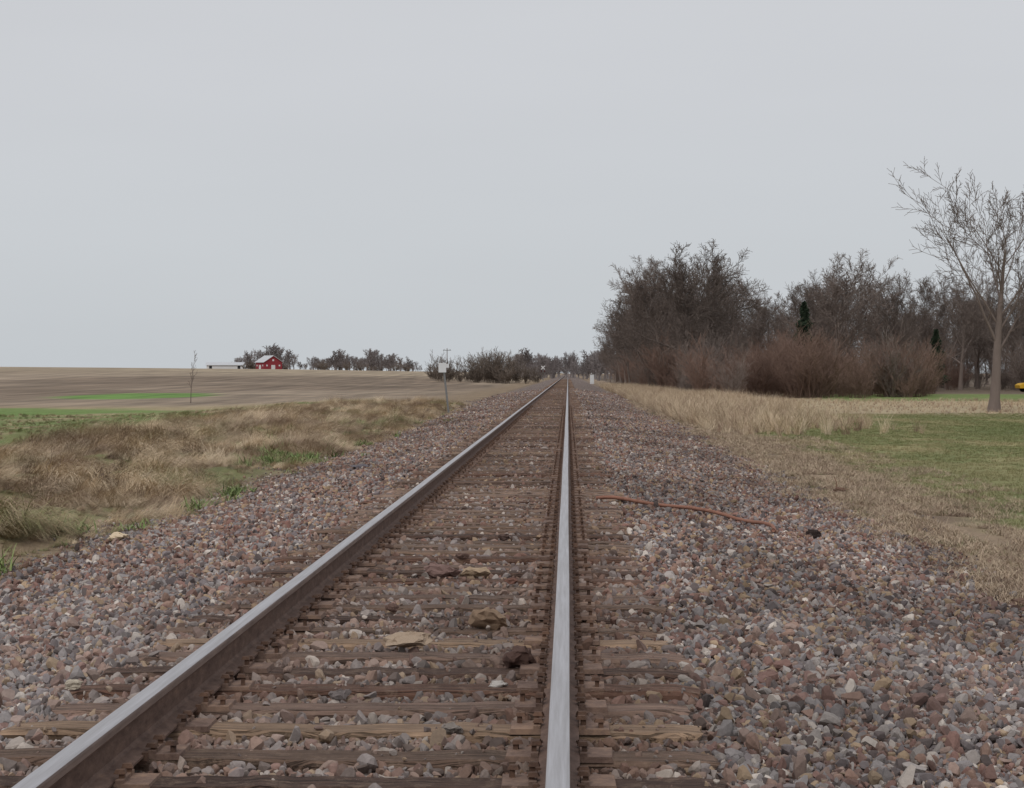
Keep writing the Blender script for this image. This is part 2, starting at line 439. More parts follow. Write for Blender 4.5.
g=(crib*.22+.10+.25*sm(10,45,y)*fbm(x*.5,y*.3,99)*1.4)[:,None]; col=col*(1-g)+br*g
dk=(1.02-.34*sm(.42,.70,fbm(x*.8,y*.3,123)))[:,None]; col=col*dk
rr=np.minimum(np.abs(x-RXR),np.abs(x-RXL)); g=((1-sm(.08,.45,rr))*.45)[:,None]; col=col*(1-g)+np.array(P(100,76,63))*g
scatter('ballast_gravel',np.stack([x,y,z],1),rng.uniform(0,6.28,(n,3)),np.repeat(size[:,None],3,1),rng.integers(0,16,n),col,rocks)
print('stones',n)

# ---------------- grass -----------------
MGR=inst_mat('grass_blades',.8,8,.3,0)
def tuft(name,seed,nb,h,spread,droop,width,lean=(0,0)):
    r=random.Random(seed); v=[];f=[]
    for i in range(nb):
        a=r.uniform(0,6.28); rad=spread*math.sqrt(r.random()); bx,by=rad*math.cos(a),rad*math.sin(a)
        da=r.uniform(0,6.28); L=h*r.uniform(.5,1.15); dr=droop*r.uniform(.5,1.4)
        dx,dy=math.cos(da)+lean[0]*2,math.sin(da)+lean[1]*2; q=math.hypot(dx,dy)+1e-6; dx/=q;dy/=q
        px,py=-dy,dx; i0=len(v); ns=5; X,Y,Z=bx,by,-.01; th=r.uniform(.05,.5)
        for s in range(ns+1):
            t=s/ns; wd=width*(1-t*.85)*r.uniform(.8,1.2)
            v.append((X-px*wd/2,Y-py*wd/2,Z)); v.append((X+px*wd/2,Y+py*wd/2,Z))
            th+=dr/ns*1.5; st=L/ns
            X+=dx*math.sin(th)*st; Y+=dy*math.sin(th)*st; Z+=math.cos(th)*st; Z=max(Z,-.02)
        for s in range(ns): f.append((i0+2*s,i0+2*s+1,i0+2*s+3,i0+2*s+2))
    return mkobj(name,v,f,(MGR,),link=False)
mat_t=[tuft('matted_%d'%i,i,80,.9,.22,1.75,.0085,(.8,-.4)) for i in range(6)]
up_t=[tuft('upright_%d'%i,20+i,40,.8,.10,.55,.010) for i in range(4)]
short_t=[tuft('short_%d'%i,40+i,26,.10,.09,.9,.006) for i in range(4)]
dry_t=[tuft('verge_%d'%i,60+i,34,.17,.12,1.4,.006) for i in range(4)]
def gcol(n,cols,w=None,j=.2):
    cols=np.array(cols); w=None if w is None else np.array(w)/sum(w)
    return cols[rng.choice(len(cols),n,p=w)]*rng.uniform(1-j,1+j,(n,1))
def fr(x,y,m=3): return (x>-.284*y-m)&(x<.228*y+m)
n=58000; y=9+100*rng.random(n)**1.5; x=rng.uniform(-32,-4.0,n)
e=edgeL(y)-.1-x+(fbm(x*.9,y*.5,5)-.5)*1.5
den=fbm(x*.45,y*.3,14)
k=fr(x,y)&(e>0)&(rng.random(n)<np.where(x>-13,1,.3))&(rng.random(n)<sm(-.2,.8,e)+.2)&((den>.36)|(y<24)|(rng.random(n)<.25))
x=x[k];y=y[k];e=e[k];n=len(x)
clump=fbm(x*1.1,y*.7,15,3)
sc=np.interp(e,[0,.6,2.2],[.28,.62,.85])*rng.uniform(.5,1.1,n)*np.where(x<-13,.45,1)*(.32+.85*sm(.32,.7,clump))
col=gcol(n,[P(180,161,134),P(162,142,116),P(197,180,154),P(138,118,98),P(112,96,82)],[.35,.27,.17,.14,.07])
pt=(sm(.47,.63,fbm(x*.7,y*.35,45))*.55)[:,None]; col=col*(1-pt)+np.array(P(116,97,84))*pt
gm=(sm(.50,.60,fbm(x*.35,y*.2,25))*.75*(rng.random(n)<.55)*(1-.6*sm(2.5,5,e)))[:,None]; col=col*(1-gm)+np.array(P(106,116,70))*gm
gm=(sm(-12,-14,x)*sm(.47,.55,fbm(x*.06,y*.04,41))*(rng.random(n)<.7)*.8)[:,None]; col=col*(1-gm)+np.array(P(104,116,68))*gm
rz=(fbm(x*.3,y*.2,35)-.5)*6+rng.normal(0,.5,n)
scatter('dry_grass_bank',np.stack([x,y,H(x,y)],1),np.stack([rng.normal(0,.15,n),rng.normal(0,.15,n),rz],1),np.repeat(sc[:,None],3,1),rng.integers(0,6,n),col,mat_t)
print('matted',n)
n=60000; y=10+110*rng.random(n)**1.3; x=rng.uniform(2.8,7.0,n)
e=x-(edgeR(y)+.0)+(fbm(x*.9,y*.5,6)-.5)*1.3
k=fr(x,y)&(e>-.2)&(rng.random(n)<sm(-.3,1.0,e)*(1-.85*sm(5.0,5.9,x)))&(fbm(x*1.1,y*.6,8)>.38)
x=x[k];y=y[k];n=len(x); sc=rng.uniform(.5,1.2,n)*(1+.9*sm(45,80,y))
col=gcol(n,[P(168,151,130),P(152,134,114),P(128,110,95),P(112,110,80)],[.36,.3,.28,.06])
scatter('dry_verge_grass',np.stack([x,y,H(x,y)],1),np.stack([rng.normal(0,.1,n),rng.normal(0,.1,n),rng.uniform(0,6.28,n)],1),np.repeat(sc[:,None],3,1),rng.integers(0,4,n),col,dry_t)
n=64000; y=17+73*rng.random(n)**1.2; x=rng.uniform(4.6,22,n)
k=fr(x,y,2)&(rng.random(n)<sm(4.8,5.9,x+(fbm(x*.5,y*.25,31)-.5)*1.5))
x=x[k];y=y[k];n=len(x); sc=rng.uniform(.4,1.0,n)
gn=fbm(x*.5,y*.25,31); g2=fbm(x*.06,y*.04,41)
col=gcol(n,[P(110,115,74),P(124,121,86),P(97,104,64)],None,.25); s=(sm(.47,.66,gn+rng.normal(0,.08,n))*.6+.14)[:,None]
col=col*(1-s)+np.array(P(152,140,108))*s; s=(sm(.46,.66,g2)*.45)[:,None]; col=col*(1-s)+np.array(P(92,102,62))*s
scatter('lawn_grass',np.stack([x,y,H(x,y)],1),np.stack([rng.normal(0,.1,n),rng.normal(0,.1,n),rng.uniform(0,6.28,n)],1),np.repeat(sc[:,None],3,1),rng.integers(0,4,n),col,short_t)
n=18000; y=55+195*rng.random(n)**1.2; x=rng.uniform(4.0,11,n)
x2=rng.uniform(8,42,5000); y2=rng.uniform(90,140,5000)
k=(x>edgeR(y)+.3+(fbm(x,y*.3,9)-.5))&(rng.random(n)<sm(55,80,y)*np.where((x>7)&(y<95),.2,1))
x=np.concatenate([x[k],x2]); y=np.concatenate([y[k],y2]); n=len(x)
sc=rng.uniform(.5,1.1,n)*np.where(np.arange(n)>=n-5000,.32,.95)*(.5+fbm(x*.4,y*.1,19))
col=gcol(n,[P(172,154,130),P(186,170,146),P(148,128,110),P(130,108,92)],[.4,.25,.25,.1])
scatter('tall_dry_grass',np.stack([x,y,H(x,y)],1),np.stack([rng.normal(0,.12,n),rng.normal(0,.12,n),rng.uniform(0,6.28,n)],1),np.repeat(sc[:,None],3,1),rng.integers(0,4,n),col,up_t)
wx=[];wy=[]
for (cx,cy,q,sr) in [(-4.7,27.5,16,.25),(-4.6,25,8,.25),(-5.4,38,90,.8),(-5.9,46,120,1.0),(-7,62,60,2),(-5.0,21,12,.4),(-5.3,17,20,.5)]:
    wx+=list(rng.normal(cx,sr*.6,q)); wy+=list(rng.normal(cy,sr*2,q))
wx=np.array(wx);wy=np.array(wy);n=len(wx)
scatter('green_weeds',np.stack([wx,wy,H(wx,wy)],1),np.stack([0*wx,0*wx,rng.uniform(0,6.28,n)],1),np.repeat(rng.uniform(.9,2.6,n)[:,None],3,1),rng.integers(0,4,n),gcol(n,[P(100,120,70),P(118,130,84),P(90,104,62)]),[tuft('weed_%d'%i,80+i,24,.14,.06,.9,.008) for i in range(4)])

# ---------------- trees -----------------
def grow_tree(seed,height,tr,nch,ang,ratio,start,nseg,sides,wig,trop,minr,trunk_frac=.62,taper=.25,rchild=.55,shrink=.3):
    r=random.Random(seed); bag=Bag(); maxl=len(nch)
    def rec(p,d,L,rad,lvl):
        ns=nseg[lvl]; pts=[p.copy()]; dirs=[d.copy()]
        for i in range(ns):
            d=(d+Vector((r.gauss(0,1),r.gauss(0,1),r.gauss(0,1)))*wig[lvl]+Vector((0,0,trop[lvl]))).normalized()
            p=p+d*(L/ns); pts.append(p.copy()); dirs.append(d.copy())
        rr=[max(minr,rad*(1-(1-taper)*i/ns)) for i in range(ns+1)]
        if lvl==0: rr[0]*=1.35
        bag.tube([tuple(q) for q in pts],rr,sides[lvl],cap=False)
        if lvl>=maxl: return
        nc=nch[lvl]; st=start[lvl]; phi=r.uniform(0,6.28)
        for c in range(nc):
            t=st+(1-st)*((c+r.random()*.8)/nc); fi=min(t*ns,ns-1e-4); i=int(fi); fr_=fi-i
            q=pts[i].lerp(pts[i+1],fr_); dd=dirs[i+1]; phi+=2.4+r.gauss(0,.4)
            pe=dd.orthogonal().normalized(); pe.rotate(Matrix.Rotation(phi,3,dd))
            a=ang[lvl]*r.uniform(.7,1.25)
            if lvl==0: a*=1.25-.6*(t-st)/(1-st)
            nd=(dd*math.cos(a)+pe*math.sin(a)).normalized()
            rp=rad*(1-(1-taper)*t)
            rec(q,nd,L*ratio[lvl]*r.uniform(.65,1.2)*(1-shrink*((t-st)/(1-st+1e-6))),max(minr,rp*rchild*r.uniform(.8,1.1)),lvl+1)
    rec(Vector((0,0,-.15)),Vector((r.gauss(0,.03),r.gauss(0,.03),1)).normalized(),height*trunk_frac,tr,0)
    return bag.fit(height)
def barkmat(name,c1,c2):
    m,nt,b=newmat(name); oi=N(nt,'ShaderNodeObjectInfo').outputs['Random']
    n=NOISE(nt,MAPV(nt,POS(nt),(3,3,.8)),2,5,.7)
    c=MIX(nt,M(nt,'MULTIPLY_ADD',n,.7,M(nt,'MULTIPLY_ADD',oi,.6,-.15)),c1,c2); nt.links.new(c,b.inputs['Base Color']); BUMP(nt,b,n,.4,.03)
    return m
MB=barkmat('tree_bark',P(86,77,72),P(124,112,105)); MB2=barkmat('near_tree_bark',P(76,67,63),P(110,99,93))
MBR=barkmat('brush_bark',P(92,74,66),P(128,106,95)); MFAR=barkmat('far_tree_bark_hazed',P(96,89,88),P(132,125,124)); MSHR=barkmat('dark_shrub_bark',P(84,76,70),P(114,103,94))  # MFAR: distance haze painted into the bark as a lighter grey
mbag=grow_tree(23,11.8,.27,[11,8,6,6],[.60,.6,.6,.6],[.72,.52,.5,.5],[.34,.15,.12,.1],[10,8,6,4,3],[10,7,5,3,3],[.025,.06,.09,.12,.14],[.02,.045,.05,.04,.02],.0095,taper=.16,rchild=.42,trunk_frac=.66)
d=95; X=px2x(991,d); o=mbag.obj('bare_tree',(MB2,),smooth=True); o.location=(X,d,float(H(X,d))); o.rotation_euler=(0,0,1.15)
def woodtree(seed,spread=1.0,mr=.0125,kids=(10,7,7,8)):
    return grow_tree(seed,12.5,.24,list(kids),[.75*spread,.62,.65,.7],[.66,.56,.52,.6],[.28,.2,.15,.1],[8,7,5,4,2],[7,5,4,3,3],[.06,.09,.12,.15,.18],[.02,.06,.05,.04,.02],mr,taper=.18,rchild=.5)
wt=[]
for i in range(8):
    b_=woodtree(100+i,[1,1.15,.85,1.05,.9,1.2,1.1,1.1][i],kids=(13,9,7,9) if i==7 else (10,7,7,8)); o=b_.obj('tree_src_%d'%i,(MB,),link=False,smooth=True); wt.append(o)
def put_tree(px,d,h,v,name='bare_tree',sx=1.0,rz=None):
    X=px2x(px,d); o=bpy.data.objects.new(name,wt[v].data); scene.collection.objects.link(o)
    s=h/12.5; o.scale=(s*sx,s*sx,s); o.location=(X,d,float(H(X,d))); o.rotation_euler=(0,0,rz if rz is not None else random.uniform(0,6.28))
L=[(682,180,13.8,7,1.15),(664,196,13.2,7,1.0),(708,190,12.8,3,1.0),(645,228,12.2,2,1.0),(630,265,11.3,4,.9),(621,320,10.6,5,.85),(610,390,9.2,0,.8),(722,205,11.8,6,.9),(644,245,12.5,7,.8),(626,290,11,1,.8),(615,350,9.6,2,.8),
   (606,440,8.6,4,.8),(674,215,14,7,1.1),(696,230,14.2,5,1),(658,250,13.8,0,1),(638,300,12.5,3,.9),(694,205,13.6,6,1),
   (752,210,10.2,2,.9),(769,225,12.4,0,.9),(790,215,11.8,4,1),(829,200,14.0,7,1.1),(808,230,12.6,3,.9),(852,225,13.6,6,1.0),(876,215,11.6,2,.9),(892,205,12.2,4,.9),(909,230,11.4,0,.9),
   (926,220,13.0,3,.9),(944,232,12.2,1,1),(958,215,12.8,5,.9),(975,236,12,2,1),(1010,226,12.8,0,1),(1030,220,12.4,3,1),(1052,230,13,4,1),(1078,224,13,1,1),(1105,230,13,5,1),(738,240,11.4,1,.8),(778,250,12.2,5,1),(820,252,14.6,2,1),(865,250,13.8,0,1),(992,255,13.0,4,1),(932,255,13.8,6,1)]
for a in L: put_tree(a[0],a[1],a[2],a[3],sx=a[4])
pp=[]
for i in range(52):
    px=random.uniform(668,1110); d=random.uniform(250,330); h=np.interp(px,[660,700,745,830,900,1100],[12,13,10.5,13.5,12.5,13.5])*random.uniform(.62,1.0)
    pp.append((px2x(px,d),d,h/12.5))
for i in range(20):
    d=random.uniform(230,420); X=random.uniform(11.5,17)+.006*(d-230); pp.append((X,d,random.uniform(.72,.92)))
pp=np.array(pp); n=len(pp)
scatter('forest_background_trees',np.stack([pp[:,0],pp[:,1],H(pp[:,0],pp[:,1])],1),np.stack([np.zeros(n),np.zeros(n),rng.uniform(0,6.28,n)],1),np.repeat(pp[:,2:3],3,1),rng.integers(0,8,n),np.ones((n,3)),wt)
def brush(name,seed,mat,h=5.5,ns=26,mr=.009,sp=.55):
    r=random.Random(seed); bag=Bag()
    def rec(p,d,L,rad,l):
        pts=[p]; n=4
        for i in range(n):
            d=(d+Vector((r.gauss(0,.1),r.gauss(0,.1),r.gauss(0,.08)+.04))).normalized(); p=p+d*(L/n); pts.append(p)
        bag.tube([tuple(q) for q in pts],[max(mr,rad*(1-.8*i/n)) for i in range(n+1)],3,cap=False)
        if l<2:
            for c in range(8 if l==0 else 6):
                t=r.uniform(.15,.95); i=int(t*n); q=pts[i].lerp(pts[i+1],t*n-i)
                nd=(d+Vector((r.gauss(0,.5),r.gauss(0,.5),r.gauss(0,.3)))).normalized()
                rec(q,nd,L*r.uniform(.3,.5),rad*.5,l+1)
    for s in range(ns):
        a=r.uniform(0,6.28); rr=r.random()*.8
        rec(Vector((math.cos(a)*rr,math.sin(a)*rr,-.1)),Vector((math.cos(a)*sp*r.random(),math.sin(a)*sp*r.random(),1)).normalized(),h*r.uniform(.3,1),.022,0)
    return bag.obj(name,(mat,),link=False)
bs=[brush('brush_%d'%i,i,MBR) for i in range(5)]+[brush('brush_dark_%d'%i,20+i,MB) for i in range(2)]
pp=[]
def addb(px,d,h,k): pp.append((px2x(px,d),d,h,k))
for i in range(130):
    px=random.uniform(698,930); d=random.uniform(146,190); addb(px,d,random.uniform(.4,.92)*(1.0 if px<900 else .8)*(.88+.15*math.sin(px*.05)),random.choice([0,1,2,3,4,4,5]))
for i in range(70):
    px=random.uniform(680,1100); d=random.uniform(205,260); addb(px,d,random.uniform(.5,1.1),random.choice([0,1,5,6,6]))
for i in range(110):
    d=random.uniform(150,420); X=random.uniform(8.4,14)+.004*(d-150); pp.append((X,d,random.uniform(.4,.95),random.choice([0,2,5,6])))
pp=np.array(pp); n=len(pp)
scatter('brush_thicket',np.stack([pp[:,0],pp[:,1],H(pp[:,0],pp[:,1])],1),np.stack([np.zeros(n),np.zeros(n),rng.uniform(0,6.28,n)],1),np.stack([pp[:,2]*1.15,pp[:,2]*1.15,pp[:,2]],1),pp[:,3].astype(int),np.ones((n,3)),bs)
MEV=simple('evergreen_foliage',(.028,.042,.024),.9,1.5,.5)
def evergreen(px,d,h,w,seed):
    r=random.Random(seed); X=px2x(px,d); root=empty('evergreen_tree',(X,d,float(H(X,d))))
    tb=Bag(); tb.tube([(0,0,-.1),(0,0,h*.5),(.05,0,h*.97)],[.16,.1,.02],7); tb.obj('trunk',(MB,),parent=root)
    v=[];f=[]
    for i in range(5200):
        t=r.random()**.8; z=h*(.12+.88*t); R=w*(1-t)**.75*(.75+.25*math.sin(z*5+r.random()))+.1
        a=r.uniform(0,6.28); R*=(.75+.3*math.sin(a*3+z*2)); q=R*r.random()**.45
        c=Vector((q*math.cos(a),q*math.sin(a),z-.15*q)); u=Vector((r.gauss(0,1),r.gauss(0,1),r.gauss(0,.5))).normalized()*r.uniform(.08,.2); w_=u.orthogonal().normalized()*r.uniform(.04,.09)
        i0=len(v); v+=[c-u-w_,c+u-w_*.3,c+u+w_*.3,c-u+w_]; f.append((i0,i0+1,i0+2,i0+3))
    mkobj('foliage',v,f,(MEV,),parent=root)
evergreen(803,186,8.4,2.0,1); evergreen(934,206,6.3,1.5,2)
# far trees
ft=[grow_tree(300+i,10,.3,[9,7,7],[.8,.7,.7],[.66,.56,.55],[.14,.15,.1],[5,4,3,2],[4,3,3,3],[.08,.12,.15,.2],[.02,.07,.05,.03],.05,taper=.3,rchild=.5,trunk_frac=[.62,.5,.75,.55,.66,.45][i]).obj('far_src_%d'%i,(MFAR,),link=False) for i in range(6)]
fp=[]
def addf(px,d,h): fp.append((px2x(px,d),d,h/10))
for c_,hc in ((304,3.5),(312,5.5),(322,6),(333,7.5),(340,9),(347,8),(357,7),(365,9.5),(373,8),(381,7),(392,7.5),(399,6),(408,5),(414,4)):
    for i in range(6): addf(random.gauss(c_,4),random.uniform(820,1000),hc*random.uniform(.45,1.15))
for px,h in ((240,6),(245,8),(250,9.5),(256,8.5),(261,8),(273,10.5),(278,10),(284,8.5),(289,8),(293,6),(270,11.5),(236,5),(247,9),(280,9),(287,6),(266,9)): addf(px,random.uniform(780,830),h*random.uniform(.8,1.1))
for i in range(60):
    px=random.uniform(515,592); addf(px,random.uniform(560,850),random.uniform(4.0,9.5))
for i in range(18): addf(random.uniform(590,622),random.uniform(460,700),random.uniform(6,10))
fp=np.array(fp); n=len(fp)
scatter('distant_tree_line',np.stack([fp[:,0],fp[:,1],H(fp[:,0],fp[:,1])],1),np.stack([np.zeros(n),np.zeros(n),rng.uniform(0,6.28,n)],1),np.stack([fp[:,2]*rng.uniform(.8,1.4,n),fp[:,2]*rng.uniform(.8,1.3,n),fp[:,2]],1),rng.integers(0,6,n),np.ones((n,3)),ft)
sb=[brush('shrub_%d'%i,10+i,MSHR,5.0,22,.022,.9) for i in range(3)]
sp_=[]
for px,h in ((432,3.2),(438,3.8),(446,4.4),(453,3.9),(460,2.2),(468,3.4),(475,4.4),(482,4.8),(489,5.2),(496,5.4),(503,5.0),(510,4.6),(517,3.8),(486,4.6),(500,4.4),(478,3.0),(526,3),(536,2.6),(493,5.0),(505,4.8)):
    d=random.uniform(340,380); sp_.append((px2x(px,d),d,h/5))
for i in range(26):
    d=random.uniform(760,860); sp_.append((px2x(random.choice([random.uniform(238,294),random.uniform(305,412)]),d),d,random.uniform(.4,.8)))
sp_=np.array(sp_); n=len(sp_)
scatter('shrub_row',np.stack([sp_[:,0],sp_[:,1],H(sp_[:,0],sp_[:,1])],1),np.stack([np.zeros(n),np.zeros(n),rng.uniform(0,6.28,n)],1),np.repeat(sp_[:,2:3],3,1),rng.integers(0,3,n),np.ones((n,3)),sb)
sb_=grow_tree(77,4.0,.035,[14,3],[.5,.5],[.16,.5],[.3,.3],[8,3,2],[5,3,3],[.03,.1,.1],[.02,.05,.03],.010,trunk_frac=1.0)
d=150; X=px2x(189,d); o=sb_.obj('sapling',(MB2,)); o.location=(X,d,float(H(X,d)))

# ---------------- buildings -----------------
MW=simple('white_paint',(.66,.66,.66),.7,1,.08); MRED=simple('barn_red_paint',(.27,.04,.05),.8,2,.2); MROOF=simple('pale_metal_roof',(.52,.53,.55),.5,.7,.12); MDK=simple('dark_opening',(.03,.03,.035),.6,1,.2)
def house(name,px,d,w,dep,hw,hr,wall,rz):
    X=px2x(px,d); r=empty(name,(X,d,float(H(X,d))-.1),rz)
    v=[(-w/2,-dep/2,0),(w/2,-dep/2,0),(w/2,dep/2,0),(-w/2,dep/2,0),(-w/2,-dep/2,hw),(w/2,-dep/2,hw),(w/2,dep/2,hw),(-w/2,dep/2,hw),(-w/2,0,hw+hr),(w/2,0,hw+hr)]
    f=[(0,1,5,4),(1,2,6,9,5),(2,3,7,6),(3,0,4,8,7)]
    mkobj('walls',v,f,(wall,),parent=r)
    e=.4; k=hr/(dep/2); z0=hw-e*k
    rv=[(-w/2-e,-dep/2-e,z0+.05),(w/2+e,-dep/2-e,z0+.05),(w/2+e,0,hw+hr+.05),(-w/2-e,0,hw+hr+.05),(-w/2-e,dep/2+e,z0+.05),(w/2+e,dep/2+e,z0+.05)]
    rv+=[(a,b,c+.15) for a,b,c in rv]
    rf=[(0,1,2,3),(3,2,5,4),(6,9,8,7),(9,10,11,8),(0,6,7,1),(4,5,11,10),(0,3,9,6),(3,4,10,9),(1,7,8,2),(2,8,11,5)]
    mkobj('roof',rv,rf,(MROOF,),parent=r)
    return r
r=house('red_barn',268,750,7,7.5,3.0,2.3,MRED,math.radians(-55))
b1=Bag(); b1.box((0,-3.77,1.0),(1.6,.04,1.8)); b1.box((3.52,0,1.0),(.04,1.6,1.8)); b1.box((3.52,0,3.7),(.04,.7,.7)); b1.box((3.52,-2.6,1.7),(.04,.6,.6)); b1.box((3.52,2.6,1.7),(.04,.6,.6)); b1.box((-2.4,-3.77,1.7),(.6,.04,.6)); b1.box((2.4,-3.77,1.7),(.6,.04,.6)); b1.box((-3.52,0,1.0),(.04,1.6,1.8)); b1.box((-3.52,0,3.7),(.04,.7,.7)); b1.obj('doors_and_windows',(MW,),parent=r)
r=house('white_shed',224,780,14,7,1.8,1.0,MW,math.radians(6))
b1=Bag(); 
for q in(-5.5,5.5): b1.box((q,-3.52,.9),(1.1,.04,1.3))
b1.obj('doors',(MDK,),parent=r)

# ---------------- trackside objects -----------------
MGAL=simple('galvanised_steel',(.22,.22,.22),.5,10,.25,.3); MSIGN=simple('sign_white',(.68,.69,.70),.6,5,.12)
d=84; X=px2x(449,d); r=empty('trackside_sign',(X,d,float(H(X,d))),0)
b1=Bag(); b1.tube([(0,0,-.2),(-.13,0,1.0),(-.24,0,1.95)],[.042]*3,8); b1.obj('post',(MGAL,),parent=r)
b1=Bag(); b1.box((-.28,-.07,1.92),(.32,.02,.40),0,1,0); b1.box((-.08,-.06,2.0),(.16,.02,.16)); b1.obj('sign_panel',(MSIGN,),parent=r)
b1=Bag(); b1.box((-.24,-.03,1.80),(.12,.05,.03)); b1.box((-.24,-.03,1.98),(.12,.05,.03)); b1.obj('brackets',(MGAL,),parent=r)
MLAMP=simple('red_lens',(.25,.01,.01),.3,3,.1)
def xsignal(px,d):
    X=px2x(px,d); r=empty('railroad_crossing_signal',(X,d,float(H(X,d))))
    b1=Bag(); b1.tube([(0,0,-.1),(0,0,3.6)],[.07,.06],8); b1.box((0,0,.1),(.35,.35,.25)); b1.obj('mast',(MGAL,),parent=r)
    b1=Bag()
    for s in(1,-1):
        q=math.radians(45)*s; L_=.62; w_=.11; i=len(b1.v)
        for dy in(-.09-.03*(s>0),-.11-.03*(s>0)):
            for a,c in((-L_,-w_),(L_,-w_),(L_,w_),(-L_,w_)):
                b1.v.append((a*math.cos(q)-c*math.sin(q),dy,3.15+a*math.sin(q)+c*math.cos(q)))
        for f_ in((0,1,2,3),(7,6,5,4),(0,4,5,1),(1,5,6,2),(2,6,7,3),(3,7,4,0)): b1.f.append([i+k for k in f_])
    b1.obj('crossbuck',(MW,),parent=r)
    b1=Bag(); b2=Bag()
    for s in(-.38,.38):
        b1.tube([(s,-.10,2.3),(s,-.13,2.3)],[.2,.2],16); b2.tube([(s,-.131,2.3),(s,-.2,2.3)],[.1,.1],12)
    b1.box((0,0,2.3),(.8,.05,.05)); b1.obj('lamp_backgrounds',(MDK,),parent=r); b2.obj('lamps',(MLAMP,),parent=r)
xsignal(543,500)
def cabinet(px,d,w,h):
    X=px2x(px,d); r=empty('signal_cabinet',(X,d,float(H(X,d))))
    b1=Bag(); b1.box((0,0,h/2+.1),(w,w*.8,h)); b1.obj('body',(MSIGN,),parent=r)
    b1=Bag(); b1.box((0,0,h+.14),(w+.12,w*.8+.12,.08),0,.9); b1.obj('lid',(MGAL,),parent=r)
    b1=Bag(); b1.box((0,-w*.4-.012,h/2+.15),(w*.85,.02,h*.85)); b1.box((w*.3,-w*.4-.03,h/2),(.04,.03,.15)); b1.obj('door',(MSIGN,),parent=r)
cabinet(592,300,.6,1.4)
d=400; X=px2x(447,d); r=empty('utility_pole',(X,d,float(H(X,d))))
b1=Bag(); b1.tube([(0,0,-.2),(0,0,6.0)],[.1,.07],8); b1.obj('pole',(MB,),parent=r)
b1=Bag(); b1.box((0,-.12,5.6),(1.6,.1,.12)); b1.box((-.6,-.12,5.75),(.1,.1,.16)); b1.box((.6,-.12,5.75),(.1,.1,.16)); b1.obj('crossarm',(MGAL,),parent=r)

MCOP=simple('rusty_cable_jacket',P(128,92,78),.85,20,.45,0)
pts=[(.30,21.2),(.7,21.1),(1.1,21.2),(1.5,20.6),(1.8,20.3),(1.98,19.8),(2.0,19.4),(1.95,19.1)]
P2=[]
for i in range(len(pts)-1):
    for t in(0,.25,.5,.75):
        a=np.array(pts[max(i-1,0)]);b0=np.array(pts[i]);c0=np.array(pts[i+1]);e0=np.array(pts[min(i+2,len(pts)-1)])
        q=.5*((2*b0)+(-a+c0)*t+(2*a-5*b0+4*c0-e0)*t*t+(-a+3*b0-3*c0+e0)*t**3); P2.append(q)
z=[float(H(q[0],q[1]))+.060+.015*math.sin(i*.7) for i,q in enumerate(P2)]
b1=Bag(); b1.tube([(q[0],q[1],zz) for q,zz in zip(P2,z)],[.019]*len(P2),8); b1.obj('rusty_cable',(MCOP,),smooth=True)

def rock(px,py,wpx,hpx,col,gz=0.0,name='rock',seed=0):
    d=F*(EYE-gz)/(py-VY); X=px2x(px,d); z=float(H(X,d)) if abs(X-TC)>1.35 else 0.0
    s=wpx/F*d/2; hh=hpx/F*d/2
    m=simple(name+'_mat',col,.95,22,.5,0,.7); o=rockmesh(name,seed+200,m,9,3,rough=.3); scene.collection.objects.link(o)
    zs=[v.co.z for v in o.data.vertices]; xsz=[v.co.x for v in o.data.vertices]
    kx=s/max(xsz); kz=hh/max(zs)
    o.scale=(kx,kx*.8,kz); o.location=(X,d,z+hh*.8); o.rotation_euler=(0,0,random.uniform(-.3,.3))
rock(441,578,40,18,P(124,102,96),0,seed=1); rock(476,577,30,12,P(158,138,116),0,seed=2); rock(490,628,36,24,P(130,110,92),0,seed=3)
rock(408,650,50,20,P(156,138,120),0,seed=4); rock(521,667,32,24,P(84,66,60),0,seed=5); rock(498,688,20,7,P(176,170,164),0,seed=6)
rock(113,550,26,12,P(196,178,152),-.38,seed=7); rock(813,540,16,11,P(64,54,52),-.3,seed=8); rock(358,480,18,6,P(96,92,96),-.35,seed=9)
rock(70,716,20,12,P(180,170,154),-.1,seed=10); rock(700,497,10,7,P(90,76,74),-.2,seed=11); rock(838,492,14,8,P(100,78,66),-.4,seed=12); rock(1018,610,20,10,P(110,90,80),-.4,seed=13); rock(512,585,12,8,P(110,80,70),0,seed=14)
rock(20,642,18,8,P(166,144,120),-.3,seed=15); rock(462,560,16,8,P(110,90,82),0,seed=16); rock(390,612,18,9,P(104,84,76),0,seed=17); rock(340,700,22,12,P(120,112,110),0,seed=18); rock(452,735,24,13,P(134,126,120),0,seed=19); rock(505,540,12,7,P(92,76,70),0,seed=20)

b1=Bag(); d=30; X=px2x(835,d); b1.tube([(0,0,-.02),(.01,0,.15),(-.03,0,.24)],[.008,.006,.004],5); b1.tube([(0,0,.0),(.12,.02,.06),(.2,0,.04)],[.008,.006,.004],5)
o=b1.obj('dead_stalk',(simple('stalk',P(120,92,74)),)); o.location=(X,d,float(H(X,d)))

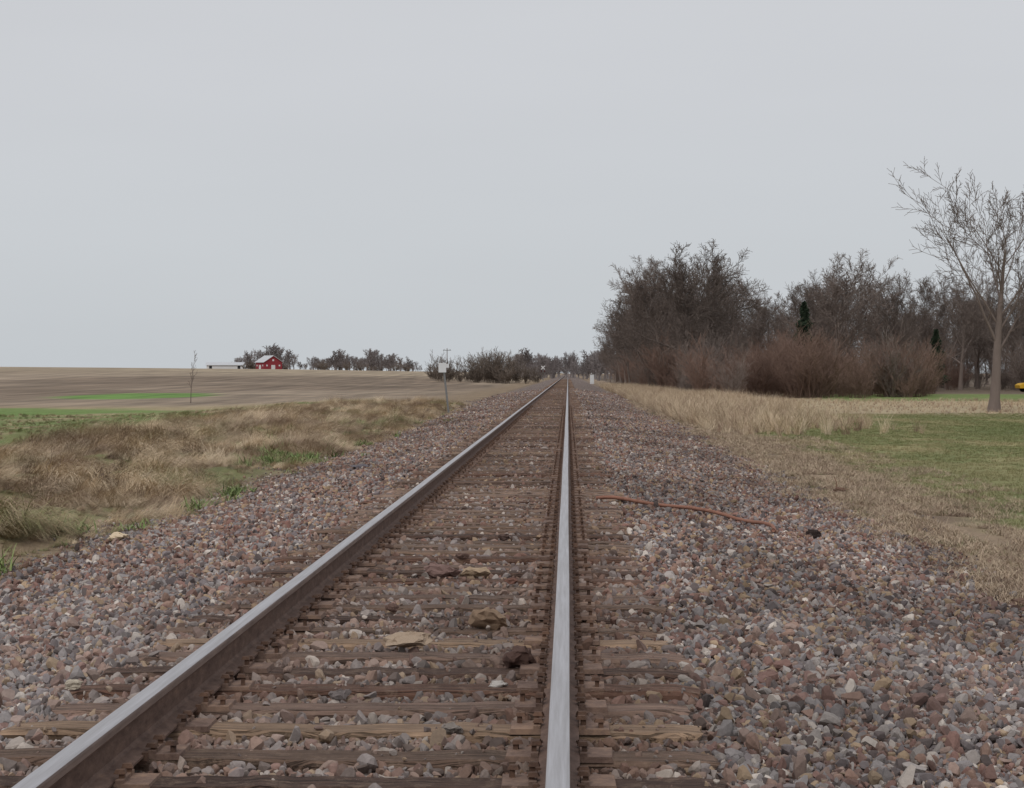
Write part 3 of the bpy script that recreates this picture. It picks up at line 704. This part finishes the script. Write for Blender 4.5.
# ---------------- car -----------------
d=200; X=px2x(1036,d); r=empty('parked_car',(X,d,float(H(X,d))),math.radians(4))
MY=simple('yellow_paint',(.62,.36,.03),.4,2,.08); MTY=simple('tyre_rubber',(.02,.02,.02),.8,5,.2); MGL=simple('car_glass',(.03,.035,.04),.15,2,.1)
pf=[(-2.2,.35),(-2.25,.7),(-1.9,.88),(-1.1,.95),(-.55,1.38),(.9,1.42),(1.6,1.0),(2.15,.92),(2.22,.4)]
v=[];k=len(pf)
for yy in(-.85,.85):
    for a,z_ in pf: v.append((a,yy*(.84 if z_>1.1 else 1),z_))
f=[tuple(range(k)),tuple(reversed(range(k,2*k)))]+[(i,i+k,(i+1)%k+k,(i+1)%k) for i in range(k)]
o=mkobj('body',v,f,(MY,),parent=r); bv=o.modifiers.new('b','BEVEL'); bv.width=.06; bv.segments=3
b1=Bag()
for s in(-1.4,1.4):
    for yy in(-.87,.87): b1.tube([(s,yy-.1,.33),(s,yy+.1,.33)],[.33,.33],18)
b1.obj('wheels',(MTY,),parent=r)
v=[(-.95,-.86,1.0),(.15,-.86,1.0),(.15,-.75,1.32),(-.5,-.75,1.32),(.22,-.86,1.0),(1.3,-.86,1.0),(.85,-.75,1.34),(.22,-.75,1.34)]
mkobj('side_windows',v,[(0,1,2,3),(4,5,6,7)],(MGL,),parent=r)

# ---------------- world, sun, camera -----------------
wd=bpy.data.worlds.new('World'); scene.world=wd; wd.use_nodes=True; nt=wd.node_tree; nt.nodes.clear()
out=N(nt,'ShaderNodeOutputWorld'); bg=N(nt,'ShaderNodeBackground'); nt.links.new(bg.outputs[0],out.inputs[0]); bg.inputs['Strength'].default_value=.1
sky=N(nt,'ShaderNodeTexSky',sky_type='NISHITA'); sky.sun_disc=False; sky.sun_elevation=math.radians(48); sky.sun_rotation=math.radians(200); sky.air_density=1.0; sky.dust_density=2
tc=N(nt,'ShaderNodeTexCoord').outputs['Generated']; sx=N(nt,'ShaderNodeSeparateXYZ'); nt.links.new(tc,sx.inputs[0])
gd=RAMP(nt,sx.outputs['Z'],[(0,(.560,.592,.622)),(.06,(.580,.606,.636)),(.14,(.600,.614,.642)),(.3,(.625,.632,.655)),(1,(.70,.71,.74))])
cl=NOISE(nt,MAPV(nt,tc,(1,1,4.5)),2.2,4,.5)
sc=SCALEV(nt,gd,M(nt,'MULTIPLY_ADD',cl,1.3,9.45))
fx=MIX(nt,.04,sc,sky.outputs[0]); nt.links.new(fx,bg.inputs['Color'])
sl=bpy.data.lights.new('sun','SUN'); sl.energy=1.1; sl.angle=math.radians(22); sl.color=(1,.96,.91); so=bpy.data.objects.new('sun',sl); scene.collection.objects.link(so)
so.rotation_euler=(math.radians(42),0,math.radians(-20))
cam=bpy.data.cameras.new('camera'); co=bpy.data.objects.new('camera',cam); scene.collection.objects.link(co)
cam.sensor_width=36; cam.lens=F/1024*36; cam.clip_start=.1; cam.clip_end=12000
co.location=(0,0,EYE); co.rotation_euler=(math.pi/2-math.atan(21/F),0,math.atan(56/F))
scene.camera=co
scene.view_settings.view_transform='Standard'; scene.view_settings.look='None'; scene.view_settings.exposure=0
